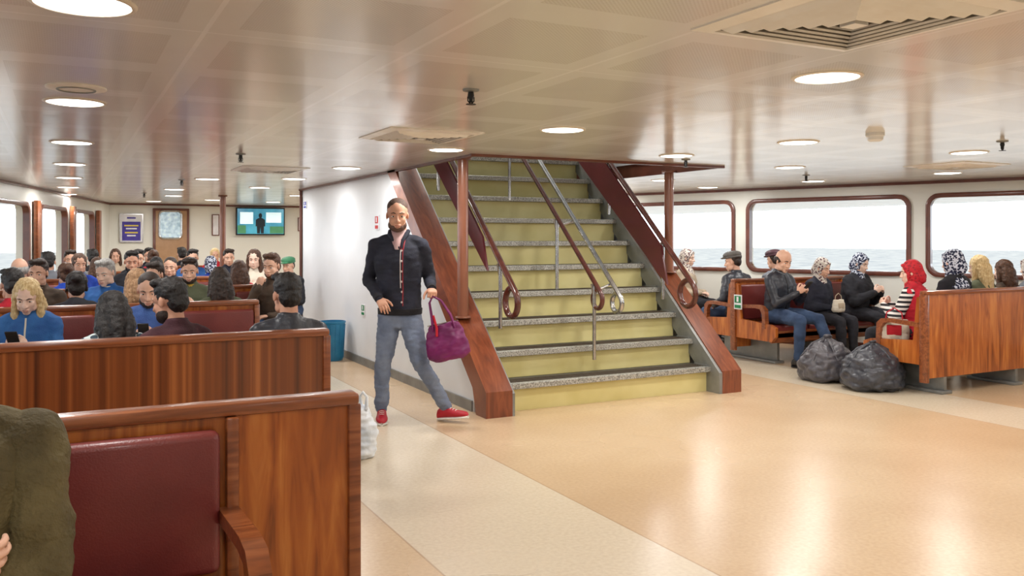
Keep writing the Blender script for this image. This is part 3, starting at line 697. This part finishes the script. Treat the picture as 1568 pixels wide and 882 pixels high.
# ------------------------------------------------------------------ ceiling fittings
LT=[(.05,y) for y in (.8,2.87,4.97,7.07,9.15,11.2,13.3,15.4)]+[(2.9,.6),(2.94,2.7),(2.85,4.79),(2.68,6.3),(2.5,8.4),(2.4,10.2),(2.4,12.2),(2.4,16.5)]
LT+=[(4.72,.5),(4.75,2.6),(4.75,4.63),(4.6,5.85),(6.5,.8),(6.5,2.6),(6.55,4.54),(6.35,6.3),(6.4,8.4),(6.5,10.6),(6.4,12.8),(8.4,1.6),(8.4,3.9),(8.4,6.07),(8.15,7.7),(7.85,9.3),(7.4,11.4),(1.4,13.2),(1.5,10.7),(1.6,15.2),(3.4,14.2),(3.6,17),(5.2,14),(4.6,17.2),(1.5,17.6),(.05,-1.5),(2.9,-1.5),(6.5,-1.5)]
for (x,y) in LT:
    q=B(); q.add(lathe([(.150,0),(.150,-.004),(.143,-.008),(.134,-.008),(.132,-.003)],(x,y,C),32),m_rim)
    q.add(lathe([(.132,-.004),(.12,-.0085),(.0001,-.009)],(x,y,C),32),m_lamp)
    q.obj('ceiling_downlight',(x,y,C),50)
    l=bpy.data.lights.new('downlight_lamp','AREA'); l.shape='DISK'; l.size=.24; l.energy=13.0; l.color=(1,.985,.96)
    o=bpy.data.objects.new('downlight_lamp',l); o.location=(x,y,C-.014); scene.collection.objects.link(o)
def sqring(cx,cy,ho,hi,zo,zi):
    vs=[];
    for h,z in((ho,zo),(hi,zi),(hi,zi+.008),(ho,zo+.008)):
        vs+=[V((cx-h,cy-h,z)),V((cx+h,cy-h,z)),V((cx+h,cy+h,z)),V((cx-h,cy+h,z))]
    fs=[(k+4*j,(k+1)%4+4*j,(k+1)%4+4*((j+1)%4),k+4*((j+1)%4)) for j in range(4) for k in range(4)]
    return vs,fs
def vent(cx,cy,h=.31):
    q=B(); q.add(bx(cx-h+.02,cx+h-.02,cy-h+.02,cy+h-.02,C-.004,C-.001),m_dark)
    q.add(sqring(cx,cy,h+.02,h-.035,C-.006,C-.016),m_vent)
    k=h-.05
    while k>.05:
        q.add(sqring(cx,cy,k,k-.026,C-.010,C-.028),m_vent); k-=.042
    q.add(bx(cx-.03,cx+.03,cy-.03,cy+.03,C-.03,C-.02),m_vent); q.obj('air_vent',(cx,cy,C))
vent(2.22,1.93,.34); vent(2.15,5.5); vent(1.85,8.9); vent(7.6,5.4)
def sprinkler(x,y):
    q=B(); q.add(lathe([(.04,0),(.038,-.008),(.015,-.012)],(x,y,C)),m_gsteel); q.add(lathe([(.013,-.01),(.016,-.03),(.009,-.05),(.011,-.06),(.004,-.062)],(x,y,C),12),m_black)
    q.add(tube([(x-.016,y,C-.035),(x-.016,y,C-.055),(x,y,C-.07)],.003,6),m_black); q.add(tube([(x+.016,y,C-.035),(x+.016,y,C-.055),(x,y,C-.07)],.003,6),m_black)
    q.add(lathe([(.024,-.072),(.024,-.069),(.005,-.068)],(x,y,C),16),m_black); q.obj('fire_sprinkler',(x,y,C))
for a in((1.7,3.7),(1.3,7.4),(1.25,11),(6.0,3.9),(7.3,7.0),(4.9,6.1),(1.1,14.5)): sprinkler(*a)
q=B(); q.add(lathe([(.06,0),(.06,-.02),(.052,-.026),(.05,-.045),(.035,-.056),(.0005,-.058)],(4.8,4.0,C)),m_white); q.obj('smoke_detector',(4.8,4.0,C))
q=B(); q.add(lathe([(.13,0),(.13,-.006),(.115,-.010),(.0005,-.010)],(.05,4.5,C),30),m_vent); q.add(tube([(.05+.08*math.cos(a),4.5+.08*math.sin(a),C-.011) for a in [2*pi*i/24 for i in range(24)]],.005,6,True),m_gsteel); q.obj('ceiling_speaker',(.05,4.5,C))

# ------------------------------------------------------------------ loose objects
q=B(); q.add(lathe([(.115,0),(.125,.02),(.15,.44),(.158,.445),(.158,.465),(.145,.465),(.118,.03),(.001,.028)],(2.83,10.1,0),32),m_blue)
for i in range(16):
    a=2*pi*i/16; q.add(tube([(2.83+.128*math.cos(a),10.1+.128*math.sin(a),.03),(2.83+.151*math.cos(a),10.1+.151*math.sin(a),.43)],.005,5),m_blue)
q.obj('trash_bin',(2.83,10.1,0))
m_bagb=mat('black_bin_liner',S(74,76,84),S(44,46,54),rough=.32,scale=9,bump=.9,bscale=22)
m_bagg=mat('grey_bin_liner',S(92,90,96),S(62,60,66),rough=.35,scale=9,bump=.9,bscale=22)
def gbag(x,y,rx,ry,h,m,seed):
    p=[loft([(0,0,0.005,rx*.75,ry*.75),(0,0,.05,rx*.98,ry*.98),(0,0,h*.35,rx,ry),(0,0,h*.65,rx*.8,ry*.8),(0,0,h*.85,rx*.4,ry*.4),(0,0,h*.93,.03,.03),(0.01,0,h*1.0,.06,.045)],32)]
    g=remesh(p,.011,2,.030,8,seed)
    q=B(); 
    vs=[V((v.x,v.y,max(0,v.z))) for v in g[0]]
    q.add((vs,g[1]),m)
    for i in range(7):
        a=2*pi*i/7+seed; q.add(tube([(.03*math.cos(a),.03*math.sin(a),h*.93),(rx*.5*math.cos(a+.1),ry*.5*math.sin(a+.1),h*.80),(rx*.93*math.cos(a+.2),ry*.93*math.sin(a+.2),h*.5)],[.012,.014,.004],7),m)
    q.obj('garbage_bag',(x,y,0),70,Matrix.Translation((x,y,0)))
gbag(6.90,5.78,.31,.28,.47,m_bagb,1); gbag(6.92,6.36,.29,.28,.46,m_bagg,5)
m_pl=mat('white_plastic_bag',S(236,240,244),S(206,216,228),rough=.35,scale=8,bump=.8,bscale=18)
q=B(); g=remesh([loft([(0,0,.0,.12,.08),(0,0,.04,.15,.11),(0,0,.2,.15,.10),(0,0,.30,.12,.07),(0,0,.34,.09,.05)],24)],.009,2,.022,10,3)
q.add(([V((v.x,v.y,max(0,v.z))) for v in g[0]],g[1]),m_pl)
for sx in(-1,1): q.add(tube([(sx*.08,-.03,.32),(sx*.085,-.02,.40),(sx*.06,0,.43),(sx*.04,.02,.40),(sx*.05,.03,.32)],[.014,.009,.009,.009,.014],8),m_pl)
q.obj('plastic_shopping_bag',(1.74,5.5,0),70,Matrix.Translation((1.70,5.55,0))@Matrix.Rotation(-.3,4,'Z'))

# ------------------------------------------------------------------ people
P=pi
sm,sw='seated_man','seated_woman'
seated(sw,-.245,2.32,P,fOlive,fMust,skinA,'bun',hDBrown,lean=.02,arms='cross',bulk=1.0,sb=1.22,vox=.009,s=1.06,sleeve=fOlive)
seated(sw,xr(188,4.98),4.98,.1,pTeal,fJeanD,skinA,'long',hBlack,lean=.42,hp=.5,arms='phone',fem=True,vox=.012,sleeve=fBlack)
seated(sm,xr(282,4.98),4.98,.45,fMaroon,fJeanD,skinB,'short',hBlack,lean=.12,hy=.35,hp=.2,arms='phone',vox=.012,beard=hDBrown,s=.98)
seated(sm,xr(452,4.96),4.96,-.05,fCharc,fBlack,skinB,'short',hBlack,lean=.03,hy=.15,arms='lap',bulk=1.05,vox=.012,s=.99)
seated(sw,xr(52,6.62),6.62,P-.25,fDenim,fJeanD,skinC,'long',hBlond,lean=.22,hp=.45,hy=.1,arms='phone',fem=True,vox=.012,phone=True,zipm=fCream)
seated(sm,xr(236,6.62),6.62,P-.2,fBShirt,fJeanD,skinA,'buzz',hDBrown,lean=.12,hp=.35,arms='phone',vox=.012,phone=True,beard=hDBrown)
seated(sw,xr(345,7.38),7.38,.1,fGreenJ,fJeanD,skinA,'long',hDBrown,lean=.03,arms='lap',fem=True,bulk=1.08)
seated(sw,xr(216,7.38),7.38,.1,fBeige,fBlack,skinA,'long',hBeige,lean=.1,fem=True)
seated(sm,xr(22,7.38),7.38,.2,fRed,fBlack,skinB,'short',hBlack,lean=.1)
seated(sw,xr(120,7.38),7.38,.0,fBlack,fBlack,skinA,'bun',hBlack,lean=.3,fem=True)
seated(sm,xr(172,9.0),9.0,P-.55,fBluePuff,fJeanD,skinC,'short',hGrey,lean=.08,hp=.3,arms='lap',bulk=1.22,s=1.0,inner=fCream)
seated(sm,xr(64,9.0),9.0,P-.3,fBrown,fJeanD,skinA,'short',hDBrown,hp=.15,arms='lap',inner=fCream,s=1.0)
seated(sm,xr(297,9.0),9.0,P-.2,fGreenJ,fBlack,skinA,'short',hDBrown,hp=.2,arms='phone',beard=hDBrown,inner=fMust,s=1.0)
seated(sm,xr(248,9.0),9.0,P-.6,fBrown,fBlack,skinA,'short',hDBrown,hp=.2,arms='lap')
seated(sw,xr(105,9.62),9.62,.1,fRoyal,fJeanD,skinA,'bun',hBrown,lean=.2,fem=True,bulk=1.15)
seated(sm,xr(430,9.05),9.05,P-.7,fBrown,fJeanD,skinA,'short',hBrown,hp=.2,arms='chin',s=1.03,beard=hBrown)
seated(sm,xr(30,9.62),9.62,0,fBeige,fBlack,skinA,'ring',hGrey,s=1.0)
seated(sw,xr(375,9.62),9.62,.0,fRed,fBlack,skinA,'long',hBrown,fem=True)
seated(sw,xr(398,11.3),11.3,P-.3,fCream,fRed,skinC,'long',hBrown,arms='phone',fem=True,s=1.05)
seated(sw,xr(455,11.3),11.3,P-.8,fBlack,fJeanD,skinA,'cap',mat('cap_green',S(60,130,90)),fem=True)
seated(sm,xr(268,11.3),11.3,P-.3,fNavy,fBlack,skinA,'buzz',hDBrown)
seated(sm,xr(205,11.3),11.3,P,fBlack,fBlack,skinB,'short',hBlack,beard=hBlack,s=1.03)
seated(sw,xr(122,11.3),11.3,P+.2,fRoyal,fBlack,skinA,'bun',hBrown,fem=True,s=1.02)
seated(sw,xr(152,11.92),11.92,0,fBrown,fBlack,skinA,'long',hBrown,fem=True)
seated(sm,xr(75,11.92),11.92,0,fGrey,fBlack,skinB,'short',hBlack,s=1.02)
seated(sw,xr(245,11.92),11.92,0,fBlack,fBlack,skinB,'long',hBlack,fem=True)
seated(sw,xr(330,11.92),11.92,0,fRoyal,fBlack,skinB,'hijab',pNavy,fem=True)
for px,y,yw,tp_,h,hm_,fm in ((110,13.6,P,fGrey,'short',hDBrown,False),(215,13.6,P,fBlack,'short',hBlack,False),(240,14.2,0,fRed,'bun',hBrown,True),(300,13.6,P,fBluePuff,'short',hBlack,False),(145,14.2,0,fBlack,'short',hBlack,False),(356,13.6,P,fNavy,'short',hDBrown,False),(180,15.9,P,fBeige,'long',hBrown,True),(232,15.9,P,fNavy,'short',hBlack,False),(285,16.5,0,fBlack,'short',hBlack,False),(335,15.9,P,fRed,'bun',hBlond,True)):
    seated(sw if fm else sm,xr(px,y),y,yw,tp_,fBlack,skinA,h,hm_,fem=fm,vox=.02,s=1.02)
seated(sm,7.34,7.50,P+.15,fCharc,fJeanD,skinA,'ring',hDBrown,lean=.12,hp=.35,hy=-.2,arms='phone',vox=.012,phone=True,s=1.06,legs=2,inner=fGrey,zipm=m_black)
seated(sw,7.98,7.50,P+.1,fNavy,fBlack,skinA,'hijab',pFlor,lean=.12,hp=.3,arms='lap',fem=True,vox=.012,bulk=1.15,s=.98)
seated(sw,8.62,7.50,P+.1,fBlack,fBlack,skinC,'hijab',pNavy,lean=.12,hp=.3,arms='phone',fem=True,bulk=1.3,vox=.012,s=1.02)
seated(sm,7.46,8.26,.1,fCharc,fJeanD,skinA,'cap',mat('cap_grey',S(96,92,88)),lean=.1,hy=.5,arms='side',bulk=1.12,s=1.02,vox=.012)
seated(sm,8.12,8.26,.0,fGrey,fBlack,skinA,'cap',mat('cap_maroon',S(84,50,60)),s=1.03)
seated(sw,7.85,9.82,P+.5,fBeige,fBlack,skinC,'hijab',pFlor,fem=True,bulk=1.15,s=1.04)
seated(sm,7.22,9.84,P+.1,fGrey,fJean,skinC,'beanie',fRed,s=1.03,arms='lap')
seated(sw,7.44,5.68,.25,fRed,fBlack,skinC,'hijab',pRed,lean=.12,hy=.5,hp=.15,arms='phone',fem=True,sleeve=sStripe,bulk=1.12,vox=.012,s=.99)
seated(sw,7.98,5.68,.0,fBlack,fBlack,skinC,'hijab',pNavy,lean=.02,fem=True,s=1.07)
seated(sw,8.42,5.68,.1,fGreenJ,fBlack,skinC,'long',hBlond,lean=.05,fem=True,s=1.02)
seated(sw,8.86,5.68,.0,fBrown,fBlack,skinC,'long',hBrown,lean=.1,fem=True,s=.98)
seated(sw,9.32,5.68,.0,fGrey,fBlack,skinC,'hijab',pFlor,lean=.1,fem=True,s=1.0)
def sbag(name,x,y,z,m,m2,s=1,yaw=0):
    q=B(); q.add(remesh([loft([(0,0,0,.11,.05),(0,0,.03,.13,.065),(0,0,.12,.125,.06),(0,0,.19,.11,.03)],20)],.01,2,.008,14,2),m)
    q.add(box((0,-.055,.1),(.12,.02,.09),.008),m2)
    q.add(tube([(-.07,0,.18),(-.06,0,.25),(0,0,.29),(.06,0,.25),(.07,0,.18)],.006,6),m2)
    q.obj(name,(x,y,z),50,Matrix.Translation((x,y,z))@Matrix.Rotation(yaw,4,'Z')@Matrix.Diagonal((s,s,s,1)))
sbag('white_handbag',7.13,5.72,.455,fCream,fRed,1.1,-.9)
sbag('beige_handbag',8.0,7.18,.59,fCream,fBeige,.75,0)

# ------------------------------------------------------------------ outside, world, camera
q=B(); q.add(([V((-300,-300,-3)),V((300,-300,-3)),V((300,300,-3)),V((-300,300,-3))],[(0,1,2,3)]),m_sea); q.obj('sea')
wd=bpy.data.worlds.new('sky'); scene.world=wd; wd.use_nodes=True
bg=wd.node_tree.nodes['Background']; bg.inputs[0].default_value=(.83,.925,1,1); bg.inputs[1].default_value=5.0
l=bpy.data.lights.new('stairwell_lamp','AREA'); l.size=1.2; l.energy=75; l.color=(1,.96,.88)
o=bpy.data.objects.new('stairwell_lamp',l); o.location=(4.3,9.5,4.4); scene.collection.objects.link(o)
cam=bpy.data.cameras.new('camera'); cam.lens=36*1350/1600; cam.sensor_width=36; cam.shift_y=-78/1600; cam.clip_end=1000
co=bpy.data.objects.new('camera',cam); co.location=(0,0,1.45); co.rotation_euler=(pi/2,0,-math.radians(27.4)); scene.collection.objects.link(co)
scene.camera=co
print('faces',sum(len(o.data.polygons) for o in scene.objects if o.type=='MESH'))
